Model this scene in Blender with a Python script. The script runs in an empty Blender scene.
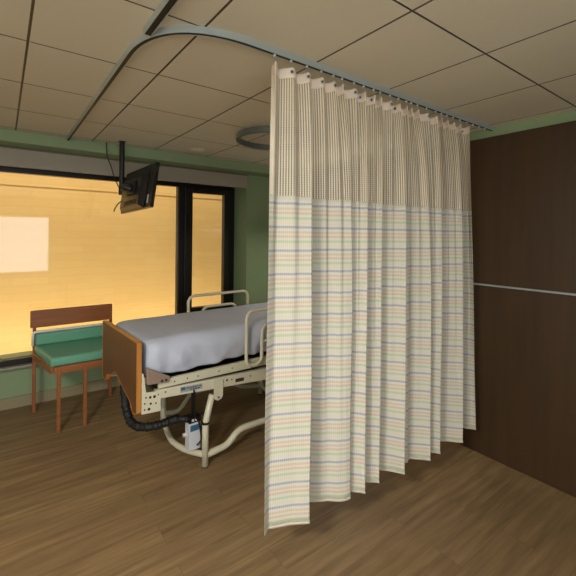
import bpy, bmesh, math, random
from mathutils import Vector, Matrix
R = math.radians
random.seed(7)
C = bpy.context.scene.collection
sc = bpy.context.scene

# ------------------------------------------------------------ materials
def lin(c):
    return tuple(((v/255)/12.92 if v/255 <= 0.04045 else (((v/255)+0.055)/1.055)**2.4) for v in c)
class NT:
    def __init__(s, name):
        s.m = bpy.data.materials.new(name); s.m.use_nodes = True
        s.n = s.m.node_tree.nodes; s.l = s.m.node_tree.links
        s.b = s.n['Principled BSDF']; s.out = s.n['Material Output']
    def new(s, t, **kw):
        x = s.n.new(t)
        for k, v in kw.items():
            if hasattr(x, k): setattr(x, k, v)
        return x
    def link(s, a, b): s.l.new(a, b)
    def math(s, op, a, b=None, c=None):
        x = s.n.new('ShaderNodeMath'); x.operation = op
        for i, v in enumerate((a, b, c)):
            if v is None: continue
            if isinstance(v, (int, float)): x.inputs[i].default_value = v
            else: s.l.new(v, x.inputs[i])
        return x.outputs[0]
    def mix(s, f, a, b):
        x = s.n.new('ShaderNodeMix'); x.data_type = 'RGBA'
        for i, v in ((0, f), (6, a), (7, b)):
            if isinstance(v, (int, float)): x.inputs[i].default_value = v
            elif isinstance(v, tuple): x.inputs[i].default_value = (*v, 1)
            else: s.l.new(v, x.inputs[i])
        return x.outputs[2]

def plain(name, rgb, rough=0.5, metal=0.0, noise=0.0, nscale=8.0, bump=0.0, bscale=60.0, spec=0.5, stretch=None):
    t = NT(name); c = lin(rgb)
    t.b.inputs['Base Color'].default_value = (*c, 1)
    t.b.inputs['Roughness'].default_value = rough
    t.b.inputs['Metallic'].default_value = metal
    t.b.inputs['Specular IOR Level'].default_value = spec
    tc = t.new('ShaderNodeTexCoord')
    src = tc.outputs['Object']
    if stretch:
        mp = t.new('ShaderNodeMapping'); mp.inputs['Scale'].default_value = stretch
        t.link(src, mp.inputs[0]); src = mp.outputs[0]
    if noise:
        nz = t.new('ShaderNodeTexNoise'); nz.inputs['Scale'].default_value = nscale; nz.inputs['Detail'].default_value = 5
        t.link(src, nz.inputs['Vector'])
        lo = tuple(v*(1-noise) for v in c); hi = tuple(min(1, v*(1+noise)) for v in c)
        t.link(t.mix(nz.outputs[0], lo, hi), t.b.inputs['Base Color'])
    if bump:
        nz = t.new('ShaderNodeTexNoise'); nz.inputs['Scale'].default_value = bscale; nz.inputs['Detail'].default_value = 4
        t.link(src, nz.inputs['Vector'])
        bp = t.new('ShaderNodeBump'); bp.inputs['Strength'].default_value = bump; bp.inputs['Distance'].default_value = 0.01
        t.link(nz.outputs[0], bp.inputs['Height']); t.link(bp.outputs[0], t.b.inputs['Normal'])
    return t.m

M = {}
M['green'] = plain('green_wall_paint', (140, 160, 122), 0.6, noise=0.04, nscale=3)
M['white_wall'] = plain('pale_wall_paint', (190, 188, 172), 0.7, noise=0.03, nscale=3)
M['pelmet'] = plain('pelmet_cream', (160, 153, 138), 0.55, noise=0.03, nscale=4)
M['black_frame'] = plain('window_frame_black', (22, 20, 18), 0.35)
M['base'] = plain('baseboard_grey', (150, 140, 110), 0.5)
M['tile'] = plain('ceiling_tile', (214, 207, 186), 0.9, noise=0.04, nscale=2.5, bump=0.25, bscale=220, spec=0.1)
M['tbar'] = plain('ceiling_grid_bar', (112, 104, 86), 0.6)
M['alu'] = plain('aluminium', (178, 188, 188), 0.4, metal=0.35, noise=0.05)
M['dark_slot'] = plain('dark_slot', (20, 20, 18), 0.6)
M['black'] = plain('black_plastic', (18, 18, 19), 0.4)
M['tvblack'] = plain('television_shell_black', (24, 24, 26), 0.28, noise=0.2, nscale=30)
M['screen'] = plain('dark_screen', (8, 8, 10), 0.1)
M['label'] = plain('white_label', (215, 215, 212), 0.6)
M['cream'] = plain('cream_enamel', (212, 208, 184), 0.35, noise=0.04, nscale=6)
M['cream_hole'] = plain('hole_black', (25, 22, 18), 0.8)
M['taupe'] = plain('taupe_plastic', (142, 122, 108), 0.5, noise=0.05)
M['sheet'] = plain('sheet_cotton', (192, 198, 215), 0.9, noise=0.03, nscale=5, bump=0.4, bscale=14, spec=0.15)
M['mattress'] = plain('mattress_vinyl', (60, 70, 90), 0.5)
M['teal'] = plain('teal_vinyl', (105, 168, 140), 0.4, noise=0.05)
M['white_metal'] = plain('white_metal', (225, 225, 220), 0.35)
M['rubber'] = plain('grey_rubber', (70, 68, 62), 0.7)
M['box_white'] = plain('control_box_white', (205, 208, 214), 0.45)
M['box_blue'] = plain('blue_sticker', (50, 95, 125), 0.5)
M['sticker'] = plain('grey_blue_sticker', (150, 158, 160), 0.5)
M['sticker_text'] = plain('sticker_print', (70, 78, 88), 0.5)
M['hose'] = plain('black_sleeve', (17, 18, 18), 0.6, bump=0.6, bscale=90)
M['header'] = plain('curtain_header_tape', (238, 224, 208), 0.9, noise=0.04, nscale=40, spec=0.1)
M['sensor'] = plain('smoke_detector_plastic', (205, 198, 175), 0.5)
M['ring'] = plain('ring_lamp_grey_metal', (120, 130, 130), 0.35, metal=0.6)
M['diffuser'] = plain('ring_lamp_diffuser', (150, 150, 140), 0.5)

def wood(name, a, b, rough=0.45, axis='Z', sc_=1.0):
    t = NT(name)
    tc = t.new('ShaderNodeTexCoord'); mp = t.new('ShaderNodeMapping')
    s = {'X': (1.2, 18, 18), 'Y': (18, 1.2, 18), 'Z': (18, 18, 1.2)}[axis]
    mp.inputs['Scale'].default_value = tuple(v*sc_ for v in s)
    t.link(tc.outputs['Object'], mp.inputs[0])
    nz = t.new('ShaderNodeTexNoise'); nz.inputs['Scale'].default_value = 2.2; nz.inputs['Detail'].default_value = 7; nz.inputs['Roughness'].default_value = 0.6
    t.link(mp.outputs[0], nz.inputs['Vector'])
    rp = t.new('ShaderNodeMapRange'); rp.inputs[1].default_value = 0.3; rp.inputs[2].default_value = 0.7
    t.link(nz.outputs[0], rp.inputs[0])
    t.link(t.mix(rp.outputs[0], lin(a), lin(b)), t.b.inputs['Base Color'])
    t.b.inputs['Roughness'].default_value = rough
    return t.m
M['board'] = wood('footboard_laminate', (96, 61, 34), (108, 70, 40), 0.45, 'Z')
M['board_edge'] = wood('oak_edge_band', (176, 116, 52), (196, 134, 64), 0.4, 'Z')
M['chairwood'] = wood('chair_wood', (138, 82, 44), (160, 98, 54), 0.4, 'X')
M['walnut'] = wood('dark_wood_panel', (58, 40, 21), (69, 48, 26), 0.5, 'Z', 0.5)

def floor_mat():
    t = NT('vinyl_plank_floor')
    tc = t.new('ShaderNodeTexCoord')
    br = t.new('ShaderNodeTexBrick'); br.offset = 0.37
    br.inputs['Scale'].default_value = 1.0
    br.inputs['Brick Width'].default_value = 1.22; br.inputs['Row Height'].default_value = 0.18
    br.inputs['Mortar Size'].default_value = 0.0016; br.inputs['Mortar Smooth'].default_value = 0.3
    br.inputs['Color1'].default_value = (0.0, 0.0, 0.0, 1); br.inputs['Color2'].default_value = (1, 1, 1, 1)
    br.inputs['Mortar'].default_value = (0.4, 0.4, 0.4, 1)
    t.link(tc.outputs['Object'], br.inputs['Vector'])
    # offset the grain per plank
    sp = t.new('ShaderNodeSeparateXYZ'); t.link(tc.outputs['Object'], sp.inputs[0])
    cb = t.new('ShaderNodeCombineXYZ')
    t.link(t.math('MULTIPLY_ADD', sp.outputs[0], 1.1, t.math('MULTIPLY', br.outputs['Color'], 9.0)), cb.inputs[0])
    t.link(t.math('MULTIPLY', sp.outputs[1], 15.0), cb.inputs[1])
    t.link(t.math('MULTIPLY', br.outputs['Color'], 5.0), cb.inputs[2])
    nz = t.new('ShaderNodeTexNoise'); nz.inputs['Scale'].default_value = 1.5; nz.inputs['Detail'].default_value = 8; nz.inputs['Roughness'].default_value = 0.62
    t.link(cb.outputs[0], nz.inputs['Vector'])
    r = t.new('ShaderNodeMapRange'); r.inputs[1].default_value = 0.3; r.inputs[2].default_value = 0.72
    t.link(nz.outputs[0], r.inputs[0])
    # broad patches
    n2 = t.new('ShaderNodeTexNoise'); n2.inputs['Scale'].default_value = 2.2; n2.inputs['Detail'].default_value = 3
    mp2 = t.new('ShaderNodeMapping'); mp2.inputs['Scale'].default_value = (0.6, 2.0, 1)
    t.link(tc.outputs['Object'], mp2.inputs[0]); t.link(mp2.outputs[0], n2.inputs['Vector'])
    c1 = t.mix(r.outputs[0], lin((98, 76, 52)), lin((172, 143, 102)))
    f = t.math('MULTIPLY_ADD', n2.outputs[0], 0.7, t.math('MULTIPLY', br.outputs['Color'], 0.22))
    c2 = t.mix(f, c1, lin((122, 98, 68)))
    c3 = t.mix(t.math('MULTIPLY', br.outputs['Fac'], 0.35), c2, lin((50, 38, 24)))
    t.link(c3, t.b.inputs['Base Color'])
    t.b.inputs['Roughness'].default_value = 0.5
    t.b.inputs['Specular IOR Level'].default_value = 0.35
    bp = t.new('ShaderNodeBump'); bp.inputs['Strength'].default_value = 0.08; bp.inputs['Distance'].default_value = 0.005
    t.link(nz.outputs[0], bp.inputs['Height']); t.link(bp.outputs[0], t.b.inputs['Normal'])
    return t.m
M['floor'] = floor_mat()

def outer_wall_mat():
    t = NT('courtyard_block_wall')
    tc = t.new('ShaderNodeTexCoord')
    mp = t.new('ShaderNodeMapping'); mp.inputs['Rotation'].default_value = (R(90), 0, 0)
    t.link(tc.outputs['Object'], mp.inputs[0])
    br = t.new('ShaderNodeTexBrick'); br.inputs['Scale'].default_value = 1.0
    br.inputs['Brick Width'].default_value = 0.4; br.inputs['Row Height'].default_value = 0.1
    br.inputs['Mortar Size'].default_value = 0.004; br.inputs['Mortar Smooth'].default_value = 0.6
    br.inputs['Color1'].default_value = (*lin((236, 194, 124)), 1); br.inputs['Color2'].default_value = (*lin((231, 187, 118)), 1)
    br.inputs['Mortar'].default_value = (*lin((222, 178, 110)), 1)
    t.link(mp.outputs[0], br.inputs['Vector'])
    nz = t.new('ShaderNodeTexNoise'); nz.inputs['Scale'].default_value = 1.6; nz.inputs['Detail'].default_value = 4
    t.link(tc.outputs['Object'], nz.inputs['Vector'])
    t.link(t.mix(t.math('MULTIPLY', nz.outputs[0], 0.35), br.outputs['Color'], lin((244, 208, 146))), t.b.inputs['Base Color'])
    t.b.inputs['Roughness'].default_value = 0.8
    return t.m
M['outer'] = outer_wall_mat()

def glass_mat():
    t = NT('window_glass')
    g = t.new('ShaderNodeBsdfGlossy'); g.inputs['Roughness'].default_value = 0.04
    tr = t.new('ShaderNodeBsdfTransparent'); tr.inputs[0].default_value = (0.96, 0.97, 0.96, 1)
    fr = t.new('ShaderNodeFresnel'); fr.inputs['IOR'].default_value = 1.5
    mx = t.new('ShaderNodeMixShader')
    t.link(fr.outputs[0], mx.inputs[0]); t.link(tr.outputs[0], mx.inputs[1]); t.link(g.outputs[0], mx.inputs[2])
    t.link(mx.outputs[0], t.out.inputs['Surface'])
    return t.m
M['glass'] = glass_mat()

PER = 0.1198        # stripe repeat
def cloth_mat():
    t = NT('striped_curtain_cloth')
    uv = t.new('ShaderNodeUVMap'); uv.uv_map = 'UVMap'
    sp = t.new('ShaderNodeSeparateXYZ'); t.link(uv.outputs[0], sp.inputs[0])
    # v measured upward from the hem; blue lines at v = 0.097 + k*PER
    ph = t.math('FRACT', t.math('DIVIDE', t.math('SUBTRACT', 100*PER + 0.103, sp.outputs[1]), PER))   # grows downward, 0 at blue
    base = lin((222, 219, 205))
    def band(c, w, soft=0.022):
        d = t.math('ABSOLUTE', t.math('SUBTRACT', ph, c))
        d = t.math('MINIMUM', d, t.math('SUBTRACT', 1.0, d))
        mr = t.new('ShaderNodeMapRange'); mr.interpolation_type = 'SMOOTHSTEP'
        mr.inputs[1].default_value = w+soft; mr.inputs[2].default_value = w-soft
        t.link(d, mr.inputs[0]); return mr.outputs[0]
    # woven rib, dotted across the stripes
    rib = t.math('SINE', t.math('MULTIPLY', sp.outputs[0], 2*math.pi/0.0105))
    ribf = t.math('MULTIPLY_ADD', rib, 0.28, 0.72)
    col = base
    for c, w, rgb, a in ((0.22, 0.050, (214, 176, 148), .66), (0.40, 0.050, (206, 166, 140), .62), (0.62, 0.055, (166, 196, 148), .66),
                         (0.82, 0.022, (226, 200, 180), .35), (0.0, 0.050, (116, 126, 180), .72)):
        col = t.mix(t.math('MULTIPLY', t.math('MULTIPLY', band(c, w), a), ribf), col, lin(rgb))
    dark = t.math('MULTIPLY_ADD', rib, 0.05, 0.05)
    col = t.mix(dark, col, lin((170, 160, 140)))
    nz = t.new('ShaderNodeTexNoise'); nz.inputs['Scale'].default_value = 400
    t.link(uv.outputs[0], nz.inputs['Vector'])
    t.link(col, t.b.inputs['Base Color'])
    t.b.inputs['Roughness'].default_value = 0.95; t.b.inputs['Specular IOR Level'].default_value = 0.05
    bp = t.new('ShaderNodeBump'); bp.inputs['Strength'].default_value = 0.25; bp.inputs['Distance'].default_value = 0.002
    t.link(rib, bp.inputs['Height']); t.link(bp.outputs[0], t.b.inputs['Normal'])
    tl = t.new('ShaderNodeBsdfTranslucent'); t.link(col, tl.inputs[0])
    mx = t.new('ShaderNodeMixShader'); mx.inputs[0].default_value = 0.08
    t.link(t.b.outputs[0], mx.inputs[1]); t.link(tl.outputs[0], mx.inputs[2])
    t.link(mx.outputs[0], t.out.inputs['Surface'])
    return t.m
M['cloth'] = cloth_mat()

def net_mat():
    t = NT('curtain_net')
    uv = t.new('ShaderNodeUVMap'); uv.uv_map = 'UVMap'
    sp = t.new('ShaderNodeSeparateXYZ'); t.link(uv.outputs[0], sp.inputs[0])
    w = t.math('SINE', t.math('MULTIPLY', sp.outputs[0], 2*math.pi/0.0135))
    mr = t.new('ShaderNodeMapRange'); mr.interpolation_type = 'SMOOTHSTEP'
    mr.inputs[1].default_value = -0.6; mr.inputs[2].default_value = 0.35
    mr.inputs[3].default_value = 0.34; mr.inputs[4].default_value = 0.97
    t.link(w, mr.inputs[0])
    # faint cross threads
    h = t.math('SINE', t.math('MULTIPLY', sp.outputs[1], 2*math.pi/0.012))
    op = t.math('MULTIPLY_ADD', h, 0.05, mr.outputs[0])
    # side hem of solid tape
    edge = t.math('LESS_THAN', sp.outputs[0], 0.035)
    op = t.math('MINIMUM', t.math('MAXIMUM', op, edge), 1.0)
    t.b.inputs['Base Color'].default_value = (*lin((240, 231, 212)), 1)
    t.b.inputs['Roughness'].default_value = 0.95; t.b.inputs['Specular IOR Level'].default_value = 0.05
    tl = t.new('ShaderNodeBsdfTranslucent'); tl.inputs[0].default_value = (*lin((240, 231, 212)), 1)
    m1 = t.new('ShaderNodeMixShader'); m1.inputs[0].default_value = 0.25
    t.link(t.b.outputs[0], m1.inputs[1]); t.link(tl.outputs[0], m1.inputs[2])
    tr = t.new('ShaderNodeBsdfTransparent'); mx = t.new('ShaderNodeMixShader')
    t.link(op, mx.inputs[0]); t.link(tr.outputs[0], mx.inputs[1]); t.link(m1.outputs[0], mx.inputs[2])
    t.link(mx.outputs[0], t.out.inputs['Surface'])
    return t.m
M['net'] = net_mat()

# ------------------------------------------------------------ geometry helpers
def obj(name, bm, mat, parent=None, smooth=False, bevel=0, seg=2):
    me = bpy.data.meshes.new(name)
    bmesh.ops.recalc_face_normals(bm, faces=bm.faces[:])
    bm.to_mesh(me); bm.free()
    if smooth:
        for p in me.polygons: p.use_smooth = True
    o = bpy.data.objects.new(name, me); C.objects.link(o)
    for m in (mat if isinstance(mat, (list, tuple)) else [mat]): me.materials.append(m)
    if parent: o.parent = parent
    if bevel:
        b = o.modifiers.new('bevel', 'BEVEL'); b.width = bevel; b.segments = seg; b.limit_method = 'ANGLE'; b.angle_limit = R(35)
    return o
def tag(o, label, cat, group=None):
    o['label'] = label; o['category'] = cat
    if group: o['group'] = group
    return o
def thing(name, label, cat, loc=(0, 0, 0), rotz=0, group=None):
    o = bpy.data.objects.new(name, None); C.objects.link(o); o.empty_display_size = 0.1
    o.location = loc; o.rotation_euler = (0, 0, rotz)
    return tag(o, label, cat, group)
def struct(name, bm, m, parent=None, **k):
    o = obj(name, bm, m, parent, **k)
    if not parent: o['kind'] = 'structure'
    return o
def box(bm, x0, x1, y0, y1, z0, z1, mi=0):
    vs = [bm.verts.new((x, y, z)) for x in (x0, x1) for y in (y0, y1) for z in (z0, z1)]
    for f in ((0, 1, 3, 2), (4, 6, 7, 5), (0, 4, 5, 1), (2, 3, 7, 6), (0, 2, 6, 4), (1, 5, 7, 3)):
        bm.faces.new([vs[i] for i in f]).material_index = mi
    return bm
def B(*a):
    return box(bmesh.new(), *a)
def prism(bm, pts, a, b, plane='xz'):
    """polygon in a plane, extruded along the third axis from a to b"""
    def P(p, w):
        return {'xz': (p[0], w, p[1]), 'yz': (w, p[0], p[1]), 'xy': (p[0], p[1], w)}[plane]
    A = [bm.verts.new(P(p, a)) for p in pts]; D = [bm.verts.new(P(p, b)) for p in pts]
    bm.faces.new(A); bm.faces.new(D[::-1])
    n = len(pts)
    for i in range(n): bm.faces.new([A[i], A[(i+1) % n], D[(i+1) % n], D[i]])
    return bm
def cyl(bm, p0, p1, r0, r1=None, n=20):
    r1 = r0 if r1 is None else r1
    return tube(bm, [p0, p1], [r0, r1], n)
def tube(bm, pts, r, n=12, closed=False, flat=None):
    pts = [Vector(p) for p in pts]; N = len(pts)
    rs = r if isinstance(r, (list, tuple)) else [r]*N
    rings = []; up = None
    for i in range(N):
        if closed: tn = (pts[(i+1) % N]-pts[i-1]).normalized()
        else: tn = (pts[min(i+1, N-1)]-pts[max(i-1, 0)]).normalized()
        if up is None:
            up = Vector((0, 0, 1)) if abs(tn.z) < 0.9 else Vector((0, 1, 0))
        u = (up-tn*up.dot(tn)).normalized(); v = tn.cross(u); up = u
        rings.append([bm.verts.new(pts[i]+(u*math.cos(k*2*math.pi/n)+v*math.sin(k*2*math.pi/n))*rs[i]) for k in range(n)])
    for i in range(N if closed else N-1):
        a, b = rings[i], rings[(i+1) % N]
        # guard against twist at the seam of a closed tube
        off = 0
        if closed and i == N-1:
            off = min(range(n), key=lambda q: (a[0].co-b[q].co).length)
        for k in range(n):
            bm.faces.new([a[k], a[(k+1) % n], b[(k+1+off) % n], b[(k+off) % n]])
    if not closed:
        bm.faces.new(rings[0][::-1]); bm.faces.new(rings[-1])
    return bm
def fillet(pts, rad, seg=6, closed=False):
    pts = [Vector(p) for p in pts]; N = len(pts); out = []
    for i in range(N):
        if not closed and i in (0, N-1): out.append(pts[i]); continue
        p, a, b = pts[i], pts[i-1], pts[(i+1) % N]
        la, lb = (a-p).length, (b-p).length
        r_ = min(rad, la*0.48, lb*0.48)
        s, e = p+(a-p)/la*r_, p+(b-p)/lb*r_
        for k in range(seg+1):
            q = k/seg
            out.append(s*(1-q)**2+p*2*q*(1-q)+e*q*q)
    return out
def smooth_path(pts, sub=6):
    pts = [Vector(p) for p in pts]; out = []
    for i in range(len(pts)-1):
        p0 = pts[max(i-1, 0)]; p1 = pts[i]; p2 = pts[i+1]; p3 = pts[min(i+2, len(pts)-1)]
        for k in range(sub):
            t = k/sub
            out.append(0.5*((2*p1)+(-p0+p2)*t+(2*p0-5*p1+4*p2-p3)*t*t+(-p0+3*p1-3*p2+p3)*t**3))
    out.append(pts[-1]); return out

# ------------------------------------------------------------ camera
CZ = 1.77
cam_d = bpy.data.cameras.new('camera'); cam = bpy.data.objects.new('camera', cam_d); C.objects.link(cam)
yaw, pit, rol = R(36.6774), R(-0.15472), R(0.6108)
cy_, sy_, cp_, sp_ = math.cos(yaw), math.sin(yaw), math.cos(pit), math.sin(pit)
fwd = Vector((sy_*cp_, cy_*cp_, sp_)); rgt = Vector((cy_, -sy_, 0)); up_ = rgt.cross(fwd)
r2 = math.cos(rol)*rgt+math.sin(rol)*up_; u2 = -math.sin(rol)*rgt+math.cos(rol)*up_
mw = Matrix((( r2.x, u2.x, -fwd.x, 0), (r2.y, u2.y, -fwd.y, 0), (r2.z, u2.z, -fwd.z, CZ), (0, 0, 0, 1)))
cam.matrix_world = mw
cam_d.sensor_width = 36; cam_d.lens = 36*384.435/576
cam_d.shift_y = -(288-236.16)/576
cam_d.clip_start = 0.05
sc.camera = cam

# ------------------------------------------------------------ room shell
XL, XR, YB, YW, YR = -1.9, 3.17, -1.8, 4.37, 4.70
ZC = 2.655
struct('floor', B(XL-.1, XR+.1, YB-.1, YR+.1, -0.1, 0), M['floor'])
# ceiling: lay-in tiles with recessed grid between
bm = bmesh.new()
gx = [-1.70, -1.10, -0.507, 0.091, 0.690, 1.286, 1.866, 2.48, 3.08]; gy = [-1.51, -0.90, -0.29, 0.316, 0.926, 1.545, 2.155, 2.775, 3.40, 4.02, 4.64]
xs = [XL]+[g for g in gx if g > XL]+[XR+.05]; ys = [YB]+gy+[YR+.05]
for i in range(len(xs)-1):
    for j in range(len(ys)-1):
        box(bm, xs[i]+.0055, xs[i+1]-.0055, ys[j]+.005, ys[j+1]-.005, ZC, ZC+0.012, 1)
for f_ in bm.faces:
    if abs(f_.calc_center_median().z-ZC) < 1e-4: f_.material_index = 0
ceil = struct('ceiling', bm, [M['tile'], M['tbar']])
obj('ceiling_grid', B(XL-.1, XR+.1, YB-.1, YR+.1, ZC+0.009, ZC+0.1), M['tbar'], ceil)

# window wall: green pier and wall to the right of the recess, recess with window, bulkhead
XC = 2.575   # corner of the recess
wb = bmesh.new()
box(wb, XC, XR+.1, YW, YR+.25, 0, ZC)                       # wall right of the window
box(wb, XL, XC, YR+.05, YR+.25, 0, 0.50)                    # under the window
box(wb, XL, XC, YR+.05, YR+.25, 2.42, ZC)                   # over the window
struct('wall_back', wb, M['green'])
struct('trim_1', B(XL, XR, 4.10, YW, 2.553, ZC), M['green'], bevel=0.004)     # bulkhead under the ceiling
struct('trim_2', B(XL, XC-.012, YW-.03, YW+.015, 2.375, 2.549), M['pelmet'], bevel=0.004)       # blind box
struct('trim_3', B(XL, XC, YW-.034, YW-.03, 2.535, 2.549), M['tbar'])
struct('baseboard_back', B(XL, XC, YR+.035, YR+.05, 0, 0.11), M['base'])
struct('wall_left', B(XL-.1, XL, YB-.1, YR+.25, 0, ZC), M['white_wall'])
# wall behind the bed's head, to the right: green with a dark wood panel
wr = struct('wall_right', B(XR, XR+.1, YB-.1, YR+.1, 0, ZC), M['green'])
struct('trim_4', B(XR-.02, XR, YB, 4.1, 0.0, 2.578), M['walnut'], bevel=0.003)
struct('trim_5', B(XR-.045, XR-.02, YB, 4.0, 1.378, 1.392), M['alu'], bevel=0.003)
# wall behind the photographer, with a window the daylight comes through
wf = bmesh.new()
WX0, WX1, WZ0, WZ1 = -1.7, 1.0, 0.75, 2.2
box(wf, XL, WX0, YB-.1, YB, 0, ZC); box(wf, WX1, XR, YB-.1, YB, 0, ZC)
box(wf, WX0, WX1, YB-.1, YB, 0, WZ0); box(wf, WX0, WX1, YB-.1, YB, WZ1, ZC)
struct('wall_front', wf, M['white_wall'])
wn = bmesh.new()
for a in ((WX0, WX0+.06, WZ0, WZ1), (WX1-.06, WX1, WZ0, WZ1), (-.38, -.32, WZ0, WZ1), (WX0, WX1, WZ0, WZ0+.06), (WX0, WX1, WZ1-.06, WZ1)):
    box(wn, a[0], a[1], YB-.08, YB-.02, a[2], a[3])
struct('window_2', wn, M['black_frame'])

# window_1: black frame with a fixed light and an opening sash, glass panes
y0, y1 = YR, YR+.06
wf = bmesh.new()
ZT, ZB = 2.42, 0.80
box(wf, XL, XC, y0, y1+.02, 2.365, ZT)             # head
box(wf, XL, XC, y0, y1+.02, 0.44, 0.50)              # bottom
box(wf, 1.86, 2.50, y0, y1+.02, 0.50, ZB)
box(wf, 2.50, XC, y0, y1+.02, 0.50, 2.365)           # right jamb
box(wf, 1.775, 1.86, y0, y1+.02, 0.50, 2.365)        # mullion
box(wf, -0.86, -0.78, y0, y1+.02, 0.50, 2.365)
w1 = struct('window_1', wf, M['black_frame'], bevel=0.004)
sf = bmesh.new()
for a in ((1.86, 1.962, ZB, 2.365), (2.412, 2.50, ZB, 2.365), (1.962, 2.412, 2.30, 2.365), (1.962, 2.412, ZB, 0.822)):
    box(sf, a[0], a[1], y0-.018, y1, a[2], a[3])
obj('sash', sf, M['black_frame'], w1, bevel=0.004)
glint = bmesh.new()
box(glint, 1.782, 1.788, y0-.006, y0, .52, 2.36)
obj('mullion_highlight', glint, M['rubber'], w1)  # grey strip stands in for a thin highlight along the mullion
for (a, b, c, d) in ((-0.78, 1.775, .50, 2.365), (1.962, 2.412, 0.822, 2.30), (XL, -0.86, .50, 2.365)):
    obj('pane', B(a, b, y0+.03, y0+.036, c, d), M['glass'], w1)
struct('trim_6', B(XL, XC, YR-.06, YR, 0.42, 0.44), M['pelmet'], bevel=0.004)   # sill
# courtyard behind the glass: lit block wall with an upper ledge
cw = thing('courtyard_wall', 'warm yellow block wall lit outside the window', 'wall', (1.5, 5.9, 0))
obj('blockwork', B(-5.5, 4.5, 0, 0.2, -.1, 2.36), M['outer'], cw)
obj('upper_course', B(-5.5, 4.5, -0.012, 0.2, 2.36, 4.2), M['outer'], cw)
struct('ground', B(-4, 6, YR+.25, 6.1, -.2, -.1), M['base'])

# ------------------------------------------------------------ ceiling fittings
# curtain track: surface-mounted channel, curved at the corner
def track(name, pts, label, w=0.027, h=0.03):
    t = thing(name, label, 'curtain track', (pts[0][0], pts[0][1], ZC))
    o = Vector((pts[0][0], pts[0][1], ZC)); t.location = o
    P = [Vector((p[0], p[1], 0))-Vector((o.x, o.y, 0)) for p in pts]
    def ribbon(half_a, half_b, z0, z1):
        bm = bmesh.new(); rows = []
        for i, p in enumerate(P):
            tn = (P[min(i+1, len(P)-1)]-P[max(i-1, 0)]).normalized(); nn = Vector((-tn.y, tn.x, 0))
            rows.append([bm.verts.new(p+nn*a+Vector((0, 0, z))) for a, z in ((half_a, z0), (half_b, z0), (half_b, z1), (half_a, z1))])
        for i in range(len(rows)-1):
            for k in range(4): bm.faces.new([rows[i][k], rows[i][(k+1) % 4], rows[i+1][(k+1) % 4], rows[i+1][k]])
        bm.faces.new(rows[0]); bm.faces.new(rows[-1][::-1]); return bm
    obj('channel', ribbon(-w/2, w/2, -h+.006, 0), M['alu'], t)
    obj('lip', ribbon(-w/2, -w/2+.004, -h, -h+.006), M['alu'], t)
    obj('lip', ribbon(w/2-.004, w/2, -h, -h+.006), M['alu'], t)
    obj('slot', ribbon(-w/2+.004, w/2-.004, -h+.002, -h+.0058), M['dark_slot'], t)
    return t
TX, TY = 0.487, 1.508
pl = fillet([(TX, 4.09, 0), (TX, TY, 0), (3.165, TY, 0)], 0.42, 20)
# widen sampling of straight runs
curved_track = track('curtain_track', [(p.x, p.y) for p in pl], 'silver ceiling track with rounded corner carrying the striped curtain')
track('curtain_track', [(0.506, -1.75), (0.498, 1.70)], 'straight silver ceiling track running overhead to meet the curved one', w=0.034, h=0.03)
# ring lamp
def ring_mesh(ro, ri, z0, z1, n=64):
    bm = bmesh.new(); rr = []
    for k in range(n):
        a = 2*math.pi*k/n
        rr.append([bm.verts.new((r_*math.cos(a), r_*math.sin(a), z)) for r_, z in ((ro, z0), (ro, z1), (ri, z1), (ri, z0))])
    for k in range(n):
        a, b = rr[k], rr[(k+1) % n]
        for q in range(4): bm.faces.new([a[q], a[(q+1) % 4], b[(q+1) % 4], b[q]])
    return bm
rl = thing('ring_lamp', 'round grey metal ring fitting hanging close under the ceiling', 'ceiling lamp', (1.905, 2.765, ZC-.075))
obj('ring_body', ring_mesh(0.335, 0.312, 0, 0.05), M['ring'], rl, bevel=0.002)
for a in (0.5, 2.6, 4.7):
    obj('hanger', cyl(bmesh.new(), (0.323*math.cos(a), 0.323*math.sin(a), 0.05), (0.323*math.cos(a), 0.323*math.sin(a), 0.0755), 0.004, n=8), M['ring'], rl)
sd = thing('ceiling_sensor', 'small round cream disc flush on ceiling near the window', 'sensor', (1.64, 3.80, ZC))
obj('ring_base', cyl(bmesh.new(), (0, 0, -0.012), (0, 0, 0), 0.085, 0.09, 32), M['sensor'], sd)
obj('cap', cyl(bmesh.new(), (0, 0, -0.022), (0, 0, -0.012), 0.06, 0.068, 32), M['tile'], sd)

# ------------------------------------------------------------ television
tv = thing('television', 'black flat television on ceiling pole, tilted down with its back showing', 'television', (0.925, 3.935, ZC))
obj('ceiling_plate', B(-.03, .03, -.03, .03, -.005, 0), M['black'], tv, bevel=0.002)
obj('pole', cyl(bmesh.new(), (0, 0, -0.50), (0, 0, -0.005), 0.024, n=20), M['black'], tv, smooth=False)
loc = Vector((0.985, 3.575, 2.166))-Vector(tv.location)
W_, H_ = 0.665, 0.39
tau, phi = R(9.43), R(6.82)
wv = Vector((math.sin(phi), -math.cos(phi), 0.052)).normalized()
uv_ = Vector((math.sin(tau)*math.cos(phi), math.sin(tau)*math.sin(phi), math.cos(tau))); uv_ = (uv_-wv*uv_.dot(wv)).normalized()
nv = uv_.cross(wv).normalized()          # towards the screen or the back
if nv.x < 0: nv = -nv                     # screen faces +x
TM = Matrix.Translation(loc) @ Matrix(((wv.x, uv_.x, nv.x, 0), (wv.y, uv_.y, nv.y, 0), (wv.z, uv_.z, nv.z, 0), (0, 0, 0, 1)))
def tvpart(name, bm, m, parent, **k):
    bm.transform(TM); return obj(name, bm, m, parent, **k)
pn = tvpart('panel', B(-W_/2, W_/2, -H_/2, H_/2, -.012, .018), M['tvblack'], tv, bevel=0.004)
tvpart('screen', B(-W_/2+.015, W_/2-.015, -H_/2+.02, H_/2-.015, .018, .0195), M['screen'], tv)
bk = bmesh.new()   # tapering rear shell
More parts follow.
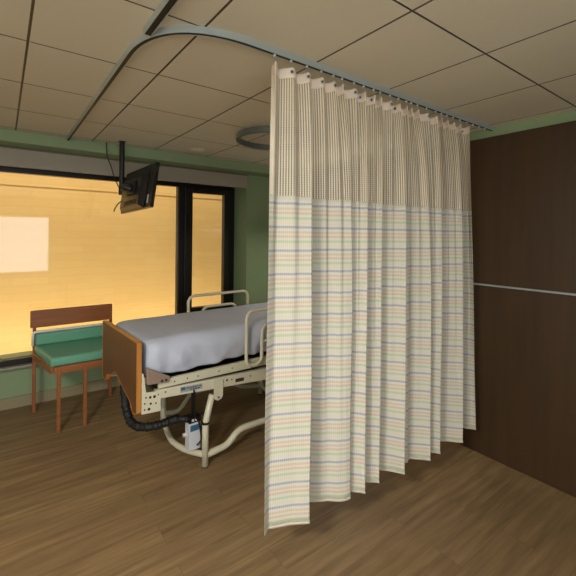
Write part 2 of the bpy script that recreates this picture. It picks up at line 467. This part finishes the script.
a = [(-W_/2+.02, -H_/2+.005), (W_/2-.13, -H_/2+.005), (W_/2-.13, H_/2-.02), (-W_/2+.02, H_/2-.02)]
b = [(-W_/2+.08, -H_/2+.03), (W_/2-.17, -H_/2+.03), (W_/2-.17, H_/2-.11), (-W_/2+.08, H_/2-.11)]
A = [bk.verts.new((p[0], p[1], -.012)) for p in a]; D = [bk.verts.new((p[0], p[1], -.052)) for p in b]
bk.faces.new(A); bk.faces.new(D[::-1])
for i in range(4): bk.faces.new([A[i], A[(i+1) % 4], D[(i+1) % 4], D[i]])
tvpart('rear_shell', bk, M['tvblack'], tv, bevel=0.006)
tvpart('bracket_plate', B(-.10, .06, -.06, .06, -.066, -.052), M['black'], tv, bevel=0.003)
tvpart('side_label', B(W_/2-.085, W_/2-.066, -H_/2+.04, -H_/2+.115, -.0135, -.012), M['label'], tv)
vents = bmesh.new()
for i in range(9): box(vents, -.14+i*.03, -.125+i*.03, -H_/2+.045, -H_/2+.085, -.0535, -.052)
tvpart('vent', vents, M['dark_slot'], tv)
mp = TM @ Vector((-.04, 0, -.066))
obj('mount_head', tube(bmesh.new(), [mp, mp-nv*.05, Vector((0.0, mp.y*.75, -.44)), Vector((0, -.05, -.475)), Vector((0, 0, -.475))], [.03, .03, .016, .018, .018], 12), M['black'], tv)
obj('collar', cyl(bmesh.new(), (0, 0, -0.515), (0, 0, -0.43), 0.028), M['black'], tv, bevel=0.003)
cb = TM @ Vector((-.22, -.10, -.06))
obj('dangling_lead', tube(bmesh.new(), smooth_path([cb, cb+Vector((-.03, .0, -.03)), cb+Vector((-.055, .0, -.075)), cb+Vector((-.06, .0, -.10))]), .005, 8), M['black'], tv, smooth=True)
pc = [p-tv.location for p in smooth_path([(0.812, 4.06, ZC), (0.82, 4.07, 2.53), (0.845, 4.02, 2.42), (0.872, 3.98, 2.30), (0.90, 3.95, 2.22), (0.925, 3.90, 2.17)])]
obj('power_cable', tube(bmesh.new(), pc, .005, 8), M['black'], tv, smooth=True)

# ------------------------------------------------------------ chair by the window
ch = thing('visitor_chair', 'wooden visitor chair with teal vinyl seat against the window wall', 'chair', (0.65, 4.22, 0))
obj('back_board', B(-.42, .325, .285, .315, .83, 1.00), M['chairwood'], ch, bevel=0.008)
for sx in (-.40, .295):
    obj('leg', B(sx-.0, sx+.03, .28, .315, 0, .83), M['chairwood'], ch, bevel=0.004)
for sx in (-.25, -.04):
    obj('leg', B(sx-.0, sx+.03, -.30, -.265, 0, .585), M['chairwood'], ch, bevel=0.004)
for (xa, xb) in ((-.385, -.285), (.31, .14)):
    obj('side_rail', prism(bmesh.new(), [(xb-.012, -.264), (xb+.012, -.264), (xa+.012, .279), (xa-.012, .279)], .52, .585, 'xy'), M['chairwood'], ch, bevel=0.004)
obj('front_rail', B(-.27, .125, -.295, -.265, .52, .585), M['chairwood'], ch, bevel=0.004)
obj('seat_cushion', prism(bmesh.new(), [(-.30, -.30), (.155, -.30), (.30, .27), (-.39, .27)], .586, .67, 'xy'), M['teal'], ch, bevel=0.025, seg=4)
obj('back_cushion', B(-.38, .29, .21, .28, .67, .785), M['teal'], ch, bevel=0.02, seg=4)
obj('white_rail', tube(bmesh.new(), fillet([(-.40, .24, .67), (-.40, .24, .80), (.315, .24, .80), (.315, .24, .67)], .03), .013, 10), M['white_metal'], ch, smooth=True)

# ------------------------------------------------------------ bed
K = 1.77/1.8
bed = thing('hospital_bed', 'cream metal hospital bed with brown wooden footboard and side rails', 'bed', (0.779*K, 2.713*K, 0), R(3.0))
def S(bm): bm.transform(Matrix.Scale(K, 4)); return bm
def bo(name, bm, m, parent=bed, **k): return obj(name, S(bm), m, parent, **k)
L = 2.06; BW = 0.88
def board_pts():
    h = [(0.0, .572), (.012, .560), (.06, .550), (.092, .556), (.112, .585), (.145, .612), (.28, .650), (.42, .698), (.50, .718)]
    W = .868
    top = [(W, 1.038), (W-.004, 1.047), (W-.02, 1.052), (.02, 1.052), (.004, 1.047), (0, 1.038)]
    return h+[(W-y, z+.02) for y, z in h[::-1] if y < .36]+top
fb = bo('footboard', prism(bmesh.new(), board_pts(), -.034, -.004, 'yz'), M['board'], bevel=0.003)
def edge_band(bm, xa, xb):
    pts = board_pts(); n = len(pts); out = []
    cen = Vector((0, BW/2, .85))
    for i in range(n):
        a, p, b = Vector(pts[i-1]), Vector(pts[i]), Vector(pts[(i+1) % n])
        d = ((b-p).normalized()+(p-a).normalized()).normalized(); nn = Vector((d.y, -d.x))
        out.append((p, p+nn*.0035))
    va = [[bm.verts.new((x, q.x, q.y)) for q, x in ((o_[0]-(o_[1]-o_[0]), xa), (o_[1], xa), (o_[1], xb), (o_[0]-(o_[1]-o_[0]), xb))] for o_ in out]
    for i in range(n):
        a, b = va[i], va[(i+1) % n]
        for k in range(4): bm.faces.new([a[k], a[(k+1) % 4], b[(k+1) % 4], b[k]])
    return bm
obj('edge_trim', S(edge_band(bmesh.new(), -.0355, -.0025)), M['board_edge'], fb)
for z in (.71, .66): obj('bolt', S(cyl(bmesh.new(), (-.036, .020, z), (-.033, .020, z), .006, n=12)), M['black'], fb)
def hole(parent, x, z, ya, yb, r_): obj('bolt_hole', S(cyl(bmesh.new(), (x, ya, z), (x, yb, z), r_, n=12)), M['cream_hole'], parent)
hb = bo('headboard', prism(bmesh.new(), [(y, z+.12 if z > 1 else z) for y, z in board_pts()], L+.004, L+.034, 'yz'), M['board'], bevel=0.003)
# corner plates with bolt holes
def corner_plate(x0, y0, y1, sgn=1):
    X = lambda x: x0+sgn*x
    return prism(bmesh.new(), [(X(.0), .555), (X(.133), .545), (X(.133), .685), (X(.03), .70), (X(.012), .83), (X(0), .84)], y0, y1, 'xz')
for (x0, s_) in ((0.0, 1), (L, -1)):
    for (ya, yb, f) in ((-.006, .0, -.0075), (BW, BW+.006, BW+.0075)):
        cpn = bo('corner_plate', corner_plate(x0, ya, yb, s_), M['cream'], bevel=0.001, seg=1)
        for px, pz, rr in ((.028, .665, .006), (.058, .660, .009), (.088, .658, .010), (.02, .625, .006), (.062, .615, .008), (.098, .610, .006), (.02, .583, .006), (.05, .58, .010), (.115, .665, .005)):
            if x0 == 0: hole(cpn, px, pz, f, f+(.002 if f < 0 else -.002), rr)
# lower frame beams (slightly falling to the head end)
def beam(ya, yb):
    return prism(bmesh.new(), [(.10, .632), (1.04, .550), (1.95, .51), (1.95, .61), (1.04, .646), (.10, .696)], ya, yb, 'xz')
for ya, yb, f in ((0.0, .035, -.0015), (BW-.035, BW, BW+.0015)):
    bmn = bo('frame_beam', beam(ya, yb), M['cream'], bevel=0.004)
    for px, pz in ((.17, .668), (.58, .640), (.64, .636), (.675, .634), (.72, .630), (.90, .618)):
        hole(bmn, px, pz, f, 0 if f < 0 else BW, .006 if px != .675 else .009)
bo('cross_member', B(.12, .17, .036, BW-.036, .61, .66), M['cream'])
bo('cross_member', B(1.90, 1.94, .036, BW-.036, .52, .57), M['cream'])
# label plates on the near beam
def slant(x0, x1, z0, z1, sl, ya, yb): return prism(bmesh.new(), [(x0, z0), (x1, z0+sl*(x1-x0)), (x1, z1+sl*(x1-x0)), (x0, z1)], ya, yb, 'xz')
lp = bo('label_plate', slant(.282, .458, .633, .672, -.055, -.002, 0), M['sticker'])
lt = bmesh.new()
def txt_rows(bm, x0, x1, z, h, sl, seed):
    rnd = random.Random(seed); x = x0
    while x < x1-.012:
        w = rnd.uniform(.006, .018)
        zz = z+sl*(x-.285)
        prism(bm, [(x, zz), (x+w, zz+sl*w), (x+w, zz+h+sl*w), (x, zz+h)], -.003, -.002, 'xz'); x += w+.005
txt_rows(lt, .33, .45, .654, .009, -.055, 3); txt_rows(lt, .36, .45, .640, .009, -.055, 5)
obj('label_print', S(lt), M['sticker_text'], lp)
obj('blue_logo', S(slant(.287, .32, .648, .669, -.055, -.003, -.002)), M['box_blue'], lp)
bo('dark_label', slant(.755, .835, .598, .626, -.055, -.002, 0), plain('dark_label', (60, 48, 42), 0.5))
# deck rails and black under-deck
def deck(ya, yb):
    return prism(bmesh.new(), [(.12, .703), (1.02, .680), (2.0, .66), (2.0, .745), (1.02, .752), (.12, .759)], ya, yb, 'xz')
for ya, yb, f in ((-.004, .03, -.0055), (BW-.03, BW+.004, BW+.0055)):
    dk = bo('deck_rail', deck(ya, yb), M['cream'], bevel=0.005)
    f2 = ya if f < 0 else yb
    for px in (.235, .335, .42, .60, .72, .95): hole(dk, px, .731-.014*(px-.12), f, f2, .0055)
bo('under_deck', B(.14, 1.98, .031, BW-.031, .655, .735), M['black'])
bo('actuator', prism(bmesh.new(), [(.22, .665), (.45, .672), (.62, .70), (.30, .70)], .04, .12, 'xz'), M['black'])
for (ya, yb) in ((-.03, -.006), (BW+.006, BW+.03)):
    cbk = bo('corner_bracket', prism(bmesh.new(), [(.03, .757), (.19, .742), (.19, .784), (.10, .835), (.022, .882)], ya, yb, 'xz'), M['taupe'], bevel=0.006)
    f = ya if ya < 0 else yb
    for px in (.132, .162): hole(cbk, px, .765, f-.002, f+.002, .009)
bo('deck_end', B(.005, .03, .0, BW, .76, .80), M['taupe'])
# legs and sled tubes
def leg_set(x, mir=1):
    X = lambda dx: x+mir*dx
    for ny, ysg in ((0.0, 1), (BW-.045, 1)):
        near = ny == 0.0
        yy = -.005 if near else ny
        lg = bo('leg', tube(bmesh.new(), fillet([(X(.055), yy+.02, .548), (X(.0), yy+.02, .345), (X(.0), yy+.02, .012)], .05), .0255, 14), M['cream'], smooth=True)
        obj('leg_band', S(cyl(bmesh.new(), (X(0), yy+.02, .335), (X(0), yy+.02, .352), .031, n=14)), M['black'], lg)
        obj('foot_pad', S(cyl(bmesh.new(), (X(0), yy+.02, 0), (X(0), yy+.02, .014), .024, n=14)), M['rubber'], lg)
        bkt = prism(bmesh.new(), [(X(.055), .66), (X(.135), .655), (X(.135), .53), (X(.12), .508), (X(.09), .50), (X(.066), .512), (X(.055), .535)], yy-.012, yy-.005, 'xz')
        hg = bo('hanger_bracket', bkt, M['cream'], bevel=0.002)
        obj('pivot_bolt', S(cyl(bmesh.new(), (X(.095), yy-.016, .525), (X(.095), yy-.012, .525), .008, n=12)), M['rubber'], hg)
leg_set(.497, 1); leg_set(1.62, -1)
near = smooth_path([(.50, .02, .088), (.60, .02, .094), (.68, .02, .102), (.73, .02, .13), (.78, .02, .172), (.84, .02, .192), (.95, .02, .192), (1.15, .02, .185),
                    (1.28, .02, .185), (1.34, .02, .18), (1.40, .02, .13), (1.47, .02, .10), (1.62, .02, .088)])
bo('sled_tube', tube(bmesh.new(), near, .026, 12), M['cream'], smooth=True)
far = smooth_path([(.50, .855, .11), (.60, .855, .092), (.66, .855, .10), (.72, .855, .16), (.77, .855, .215), (.84, .855, .228), (1.2, .855, .22), (1.4, .855, .14), (1.62, .855, .10)])
bo('sled_tube', tube(bmesh.new(), far, .020, 12), M['cream'], smooth=True)
for x in (.497, 1.62):
    m_ = 1 if x < 1 else -1
    cr = smooth_path([(x, .855, .30), (x, .85, .15), (x-.02*m_, .77, .07), (x-.06*m_, .60, .048), (x-.08*m_, .42, .045), (x-.055*m_, .22, .06), (x, .03, .09)])
    bo('cross_tube', tube(bmesh.new(), cr, .024, 12), M['cream'], smooth=True)
# side rails: closed loops of bent tube
def side_rail(x0, x1, zt, y, zb=.715):
    w = .155
    p = [(x0, y, zb), (x0, y, zt), (x1, y, zt), (x1, y, zb), (x1-w, y, zb), (x1-w, y, zt-.125), (x0+w, y, zt-.125), (x0+w, y, zb)]
    sr = bo('side_rail', tube(bmesh.new(), fillet(p, .075, 7, True), .0145, 10, True), M['cream'], smooth=True)
    obj('cross_bar', S(tube(bmesh.new(), [(x0+w, y, zt-.27), (x1-w, y, zt-.27)], .011, 10)), M['cream'], sr)
    for xx in (x0+.08, x1-.08):
        yi = -.004 if y < .4 else BW+.004
        obj('rail_mount', S(tube(bmesh.new(), [(xx, y, zb+.005), (xx, yi, .70)], .012, 8)), M['rubber'], sr)
side_rail(.828, 1.60, 1.172, -.045, .722); side_rail(.775, 1.485, 1.176, BW+.045, .74)
# control unit on the frame, sleeve and leads
cbx = bo('control_unit', B(.405, .500, .10, .18, .112, .365), M['box_white'], bevel=0.004)
obj('unit_top', S(B(.404, .501, .099, .181, .325, .367)), M['black'], cbx)
obj('blue_label', S(B(.412, .485, .097, .1, .262, .308)), M['box_blue'], cbx)
for px in (.432, .462): obj('plug', S(cyl(bmesh.new(), (px, .099, .348), (px, .092, .348), .010, n=12)), M['label'], cbx)
for z0 in (.17, .29): obj('wire_bracket', S(tube(bmesh.new(), [(.50, .15, z0+.06), (.572, .15, z0+.06), (.572, .15, z0), (.50, .15, z0)], .006, 8)), M['rubber'], cbx)
obj('unit_arm', S(B(.44, .47, .13, .15, .367, .655)), M['black'], cbx)
bo('adjusting_knob', cyl(bmesh.new(), (.382, .16, .222), (.405, .16, .222), .015, n=16), M['label'])
hs = smooth_path([(.045, .52, .66), (.035, .50, .58), (.035, .46, .46), (.038, .42, .40), (.045, .36, .355), (.075, .28, .34), (.13, .22, .345), (.20, .20, .345), (.27, .19, .352), (.34, .17, .36), (.41, .14, .35)], 8)
rh = [.031+.003*math.sin(i*1.9)+.002*math.sin(i*.83) for i in range(len(hs))]
rh[-8:] = [r_*.85 for r_ in rh[-8:]]
bo('cable_sleeve', tube(bmesh.new(), hs, rh, 14), M['hose'], smooth=True)
ld = smooth_path([(.385, -.006, .63), (.395, -.004, .59), (.41, .02, .50), (.43, .06, .42), (.45, .085, .37), (.475, .085, .33), (.49, .085, .26), (.495, .085, .18), (.46, .085, .15)])
bo('hanging_lead', tube(bmesh.new(), ld, .0065, 8), M['black'], smooth=True)

# mattress and sheet (rest on the deck)
def soft_block(x0, x1, y0, y1, z0, z1, rr, wr, seed=1, nx=90, ny=46, nz=12, droop=0.0):
    """rounded block from a superellipse cross-section, with cloth wrinkles on the sides"""
    from mathutils import noise
    bm = bmesh.new(); prof = []
    hy, hz = (y1-y0)/2, (z1-z0)
    # profile (y offset from the middle, z) running from near bottom over the top to far bottom
    n_c = 8
    prof.append((-hy+.035, z0))
    for k in range(1, 7): prof.append((-hy+.035-.035*math.sin(k/6*math.pi/2), z0+(hz-rr)*k/7))
    for k in range(n_c+1):
        a = k/n_c*math.pi/2; prof.append((-hy+rr-rr*math.cos(a), z1-rr+rr*math.sin(a)))
    left = prof[:]; right = [(-p[0], p[1]) for p in prof[::-1]]
    mid = [(-hy+rr+(2*hy-2*rr)*k/12, z1) for k in range(1, 12)]
    full = left+mid+right; cols = []
    X = [0, .012, .03, .055, .09]+[.09+(x1-x0-.18)*k/nx for k in range(1, nx)]+[(x1-x0)-q for q in (.09, .055, .03, .012, 0)]
    for x in X:
        e = min(x, (x1-x0)-x); q = min(1, e/.09); inset = .07*(1-math.sqrt(1-(1-q)**2)) if q < 1 else 0
        row = []
        for (yy, zz) in full:
            f = (zz-z0)/(z1-z0)
            s_ = 1-inset/hy
            z_ = z0+(zz-z0)*(1-inset*1.1*f)
            y_ = yy*s_
            side = max(0, 1-f*1.15)
            w = noise.noise(Vector((x*9+seed, f*2.5+x*3, yy*1.2)))*wr*(.35+side*1.6)
            w += noise.noise(Vector((x*22, f*5, seed+yy)))*wr*.5*side
            sg = -1 if yy < 0 else 1
            if f > .93: z_ += noise.noise(Vector((x*3.2, yy*4, seed)))*wr*.5
            if f < .3: z_ += max(0, noise.noise(Vector((x*7+seed, 3, yy))))*wr*2.2*(1-f/.3)
            row.append(bm.verts.new((x0+x, (y0+y1)/2+y_+sg*w*(1 if f < .95 else .2), z_)))
        cols.append(row)
    m_ = len(full)
    for i in range(len(cols)-1):
        for k in range(m_-1): bm.faces.new([cols[i][k], cols[i][k+1], cols[i+1][k+1], cols[i+1][k]])
        bm.faces.new([cols[i][m_-1], cols[i][0], cols[i+1][0], cols[i+1][m_-1]])
    bm.faces.new(cols[0]); bm.faces.new(cols[-1][::-1])
    return bm
MB = Matrix.Translation((0.779*K, 2.713*K, 0)) @ Matrix.Rotation(R(3.0), 4, 'Z') @ Matrix.Scale(K, 4)
mt = thing('mattress', 'thick mattress under a pale blue white sheet on the bed', 'mattress', MB.translation, R(3.0))
def mo(name, bm, m, **k): return obj(name, S(bm), m, mt, **k)
mo('mattress_core', soft_block(.075, 1.96, .075, .81, .772, 1.005, .05, .0, nx=10), M['mattress'])
sh = mo('sheet', soft_block(.035, 1.99, -.004, .872, .762, 1.047, .105, .018, seed=4), M['sheet'], smooth=True)
sub = sh.modifiers.new('sub', 'SUBSURF'); sub.levels = 1; sub.render_levels = 1

# ------------------------------------------------------------ curtain
# plan outlines: per bottom panel the visible face L..R (metres), with two or three pleats above it
kb = 0.974
bot = [  # each: list of plan points across the visible face at the hem
    [(1.087, 1.638), (1.131, 1.666), (1.165, 1.650), (1.239, 1.619), (1.285, 1.592), (1.343, 1.561)],
    [(1.449, 1.686), (1.500, 1.652), (1.530, 1.640), (1.575, 1.600), (1.610, 1.580), (1.647, 1.575)],
    [(1.696, 1.624), (1.715, 1.600), (1.735, 1.575), (1.754, 1.549)],
    [(1.843, 1.623), (1.862, 1.606), (1.885, 1.585), (1.903, 1.567)],
    [(2.019, 1.647), (2.045, 1.612), (2.075, 1.570), (2.109, 1.522)],
    [(2.222, 1.598), (2.250, 1.618), (2.281, 1.620), (2.310, 1.590), (2.345, 1.553), (2.378, 1.514)],
    [(2.455, 1.600), (2.470, 1.575), (2.490, 1.550), (2.505, 1.523)],
    [(2.664, 1.625), (2.690, 1.605), (2.710, 1.585), (2.735, 1.560), (2.755, 1.535), (2.780, 1.508)],
    [(3.000, 1.642), (3.010, 1.610), (3.030, 1.585), (3.046, 1.554)]]
bot = [[(x*kb, y*kb) for x, y in p] for p in bot]
# top pleats (pixel-free: x of the left and right edge of each pleat at the header)
tops = [(1.016, 1.035), (1.071, 1.150), (1.178, 1.245), (1.272, 1.340), (1.363, 1.424), (1.440, 1.484), (1.509, 1.587), (1.607, 1.663), (1.683, 1.747),
        (1.757, 1.803), (1.824, 1.898), (1.912, 1.980), (2.000, 2.050), (2.052, 2.098), (2.112, 2.168), (2.185, 2.28), (2.302, 2.385), (2.395, 2.440),
        (2.450, 2.515), (2.525, 2.600), (2.615, 2.680), (2.695, 2.790)]
per = [3, 3, 2, 2, 2, 3, 2, 3, 2]
PT, PB = [], []
ti = 0
YC = 1.510
for k, n_ in enumerate(per):
    fb_ = bot[k]
    for j in range(n_):
        l, r_ = tops[ti]; ti += 1
        amp = 0.031
        # hidden point behind the left edge, then the visible edge pair
        for px_, py_ in ((l-.004, YC+amp), (l+(r_-l)*.5, YC+amp*.1), (r_, YC-amp)): PT.append((px_*py_/1.5, py_))
        if j == 0 and k > 0:
            R0 = PB[-1]; Lf = fb_[0]
        if n_ == 3:
            seg = [fb_[2*j], None, fb_[2*j+1]]
        else:
            seg = [fb_[2*j], None, fb_[2*j+1]]
        a, b = seg[0], seg[2]
        PB += [a, ((a[0]+b[0])/2, (a[1]+b[1])/2), b]
# insert a hidden fold point before each panel's left edge (tucked behind)
def chaikin(P, it=2):
    for _ in range(it):
        Q = [P[0]]
        for i in range(len(P)-1):
            a, b = P[i], P[i+1]
            Q.append(tuple(a[c]*.75+b[c]*.25 for c in (0, 1))); Q.append(tuple(a[c]*.25+b[c]*.75 for c in (0, 1)))
        Q.append(P[-1]); P = Q
    return P
# tuck a hidden fold in behind every pleat edge
PT2, PB2 = [], []
for i in range(len(PT)):
    if i and i % 3 == 0:
        big = PB[i][1]-PB[i-1][1] > .05
        PT2.append((PT[i][0]-.010, PT[i][1]+.008))
        PB2.append((PB[i][0]-.045, PB[i][1]+.065) if big else (PB[i][0]*.5+PB[i-1][0]*.5, PB[i][1]*.5+PB[i-1][1]*.5))
    PT2.append(PT[i]); PB2.append(PB[i])
CT = chaikin(PT2, 3); CBm = chaikin(PB2, 3)
NS = len(CT)
ZTOP, ZHEM, ZNET, ZHEAD = 2.588, 0.27, 1.970, 2.540
def plan(i, z):
    t = (ZTOP-z)/(ZTOP-ZHEM)
    wx = (1-math.exp(-5.0*t))/(1-math.exp(-5.0))
    wy = .75*wx+.25*t
    e = max(0, (i-(NS-30))/30); wx = wx*(1-e)+(t**.7)*e
    a, b = CT[i], CBm[i]
    x = a[0]*(1-wx)+b[0]*wx; y = a[1]*(1-wy)+b[1]*wy
    # slight free waviness of the hanging cloth
    y += .004*math.sin(x*37+z*2.1)*math.sin(math.pi*min(1, t*1.3)); x += .003*math.sin(z*5+i*.11)*t
    return Vector((x, y, z))
# arc length for the weave, measured at the hem plus top average
arc = [0]
for i in range(1, NS):
    z_ = 1.3
    arc.append(arc[-1]+(plan(i, z_)-plan(i-1, z_)).length)
arct = [0]
for i in range(1, NS): arct.append(arct[-1]+(plan(i, 2.25)-plan(i-1, 2.25)).length)
OC = Vector((2.0, YC, 2.0))
curt = thing('cubicle_curtain', 'pleated cream curtain with pastel stripes and net top on ceiling track', 'curtain', OC)
def sheetmesh(name, z0, z1, nz, mat, ar, off=0.0, extra=None):
    bm = bmesh.new(); uvl = bm.loops.layers.uv.new('UVMap'); rows = []
    for j in range(nz+1):
        z = z0+(z1-z0)*j/nz
        row = []
        for i in range(NS):
            p = plan(i, z)
            if off: p.y -= off
            if extra: p = p+extra(i, j/nz)
            v = bm.verts.new(p-OC); row.append((v, (ar[i], z-ZHEM)))
        rows.append(row)
    for j in range(nz):
        for i in range(NS-1):
            q = [rows[j][i], rows[j][i+1], rows[j+1][i+1], rows[j+1][i]]
            f = bm.faces.new([a[0] for a in q])
            for lp_, a in zip(f.loops, q): lp_[uvl].uv = a[1]
            f.smooth = True
    me = bpy.data.meshes.new(name); bm.to_mesh(me); bm.free(); me.materials.append(mat)
    o = bpy.data.objects.new(name, me); C.objects.link(o); o.parent = curt
    return o
# header top edge dips a little between the hooks
hookx = [sum(t_)/2 for t_ in tops]
def headdip(i, f):
    x = CT[i][0]; d = min(abs(x-h) for h in hookx)
    return Vector((0, 0, -.016*min(1, d/.045)**2*f))
cl = sheetmesh('striped_cloth', ZHEM, ZNET, 40, M['cloth'], arc)
so = cl.modifiers.new('solid', 'SOLIDIFY'); so.thickness = 0.0012; so.offset = 0
sheetmesh('net_panel', ZNET, ZHEAD, 20, M['net'], arct)
hd = sheetmesh('header_band', ZHEAD, ZTOP, 4, M['header'], arct, 0.0, headdip)
so = hd.modifiers.new('solid', 'SOLIDIFY'); so.thickness = 0.002; so.offset = 0
hm = sheetmesh('bottom_hem', ZHEM-.001, ZHEM+.012, 1, plain('hem_tape', (206, 198, 184), 0.9, spec=0.1), arc, 0.0012)
so = hm.modifiers.new('solid', 'SOLIDIFY'); so.thickness = 0.003; so.offset = 0
# eyelets and hooks
def eyelet():
    bm = ring_mesh(.0105, .0062, -.0015, .0015, 16); return bm
RT = ZC-.03
proto_h = None
for n_, (l, r_) in enumerate(tops):
    hx = l+(r_-l)*.72
    # matching point on the header
    i = min(range(NS), key=lambda q: (abs(CT[q][0]-hx), CT[q][1]))
    p = plan(i, ZTOP-.022); tn = (plan(min(i+2, NS-1), p.z)-plan(max(i-2, 0), p.z)); nn = Vector((tn.y, -tn.x, 0)).normalized()
    if nn.y > 0: nn = -nn
    q = nn.to_track_quat('Z', 'Y').to_matrix().to_4x4()
    e = eyelet(); e.transform(Matrix.Translation(p+nn*.0018-OC) @ q); obj('eyelet', e, M['alu'], curt)
    e = cyl(bmesh.new(), (0, 0, -.0008), (0, 0, .0008), .0062, n=14); e.transform(Matrix.Translation(p+nn*.0022-OC) @ q); obj('eyelet_hole', e, M['dark_slot'], curt)
    if proto_h is None:
        proto_h = thing('curtain_hook', 'small white glider and metal hook holding the curtain header on the track', 'hook', (p.x, TY, RT), 0, 'curtain hooks along the track')
        obj('glider', B(-.005, .005, -.005, .005, -.009, .003), M['label'], proto_h, bevel=0.002)
        obj('hook_wire', tube(bmesh.new(), smooth_path([(0, 0, -.013), (.001, 0, -.03), (.001, -.004, -.045), (0, -.012, -.056), (0, -.02, -.060)], 4), .0016, 6), M['alu'], proto_h, smooth=True)
        kids = list(proto_h.children)
    else:
        c_ = proto_h.copy(); C.objects.link(c_); c_.location = (p.x, TY, RT)
        for ch_ in kids:
            d = ch_.copy(); C.objects.link(d); d.parent = c_
for xx in (2.86, 2.95, 3.04):
    g = obj('spare_glider', B(-.005, .005, -.005, .005, -.010, .003), M['white_metal'], curved_track, bevel=0.002)
    g.location = Vector((xx, TY, RT))-curved_track.location

# ------------------------------------------------------------ light
def area(name, loc, rot, sx, sy, power, col, spread=180):
    d = bpy.data.lights.new(name, 'AREA'); d.shape = 'RECTANGLE'; d.size = sx; d.size_y = sy; d.energy = power; d.color = col; d.spread = R(spread)
    o = bpy.data.objects.new(name, d); C.objects.link(o); o.location = loc; o.rotation_euler = rot; return o
area('daylight_through_window', (-.35, YB-.06, 1.48), (R(90), 0, 0), 2.6, 1.4, 60, (0.88, 0.94, 1.0))
area('ceiling_panel_light', (-1.25, .15, ZC-.022), (0, 0, 0), 0.52, 0.52, 122, (1.0, 0.97, 0.91))
area('overbed_fill_up', (3.06, 3.1, 1.955), (R(180), 0, 0), 0.08, 1.2, 1.5, (1.0, 0.92, 0.76))  # added fill, brightens the ceiling behind the curtain
area('overbed_fill_down', (3.06, 3.1, 1.845), (0, 0, 0), 0.08, 1.2, 8, (1.0, 0.92, 0.78))  # added fill for the sheet top and the green wall
area('courtyard_floodlight', (0.5, 5.0, 3.9), (R(25), 0, 0), 6.0, 0.4, 105, (1.0, 0.88, 0.66))
area('courtyard_low_fill', (0.8, 5.1, 0.05), (R(140), 0, 0), 5.0, 0.3, 40, (1.0, 0.88, 0.66))  # added fill that lifts the lower part of the outside wall
lit = plain('lit_panel', (255, 246, 228), 0.6)
lb = lit.node_tree.nodes['Principled BSDF']; lb.inputs['Emission Color'].default_value = (1, .93, .8, 1); lb.inputs['Emission Strength'].default_value = 4
pl_ = thing('ceiling_light', 'rectangular light panel set in the ceiling behind the viewer', 'ceiling lamp', (-1.25, .15, ZC))
obj('light_frame', B(-.30, .30, -.30, .30, -.014, 0), M['white_metal'], pl_, bevel=0.003)
obj('light_diffuser', B(-.275, .275, -.275, .275, -.018, -.014), lit, pl_)
ol = thing('added_overbed_lamp', 'long slim lamp added unseen on dark wood wall above the bed head', 'added lamp', (3.15, 3.1, 1.90))  # lamp added behind the curtain to carry both fill lights
obj('fill_lamp_body', B(-.15, 0, -.65, .65, -.04, .04), M['white_metal'], ol, bevel=0.006)
w = bpy.data.worlds.new('world'); sc.world = w; w.use_nodes = True
w.node_tree.nodes['Background'].inputs[0].default_value = (0.9, 0.95, 1, 1)
w.node_tree.nodes['Background'].inputs[1].default_value = 0.15
sc.view_settings.view_transform = 'Standard'; sc.view_settings.look = 'None'
sc.view_settings.exposure = 0.0; sc.view_settings.gamma = 1
sc.view_settings.use_curve_mapping = False
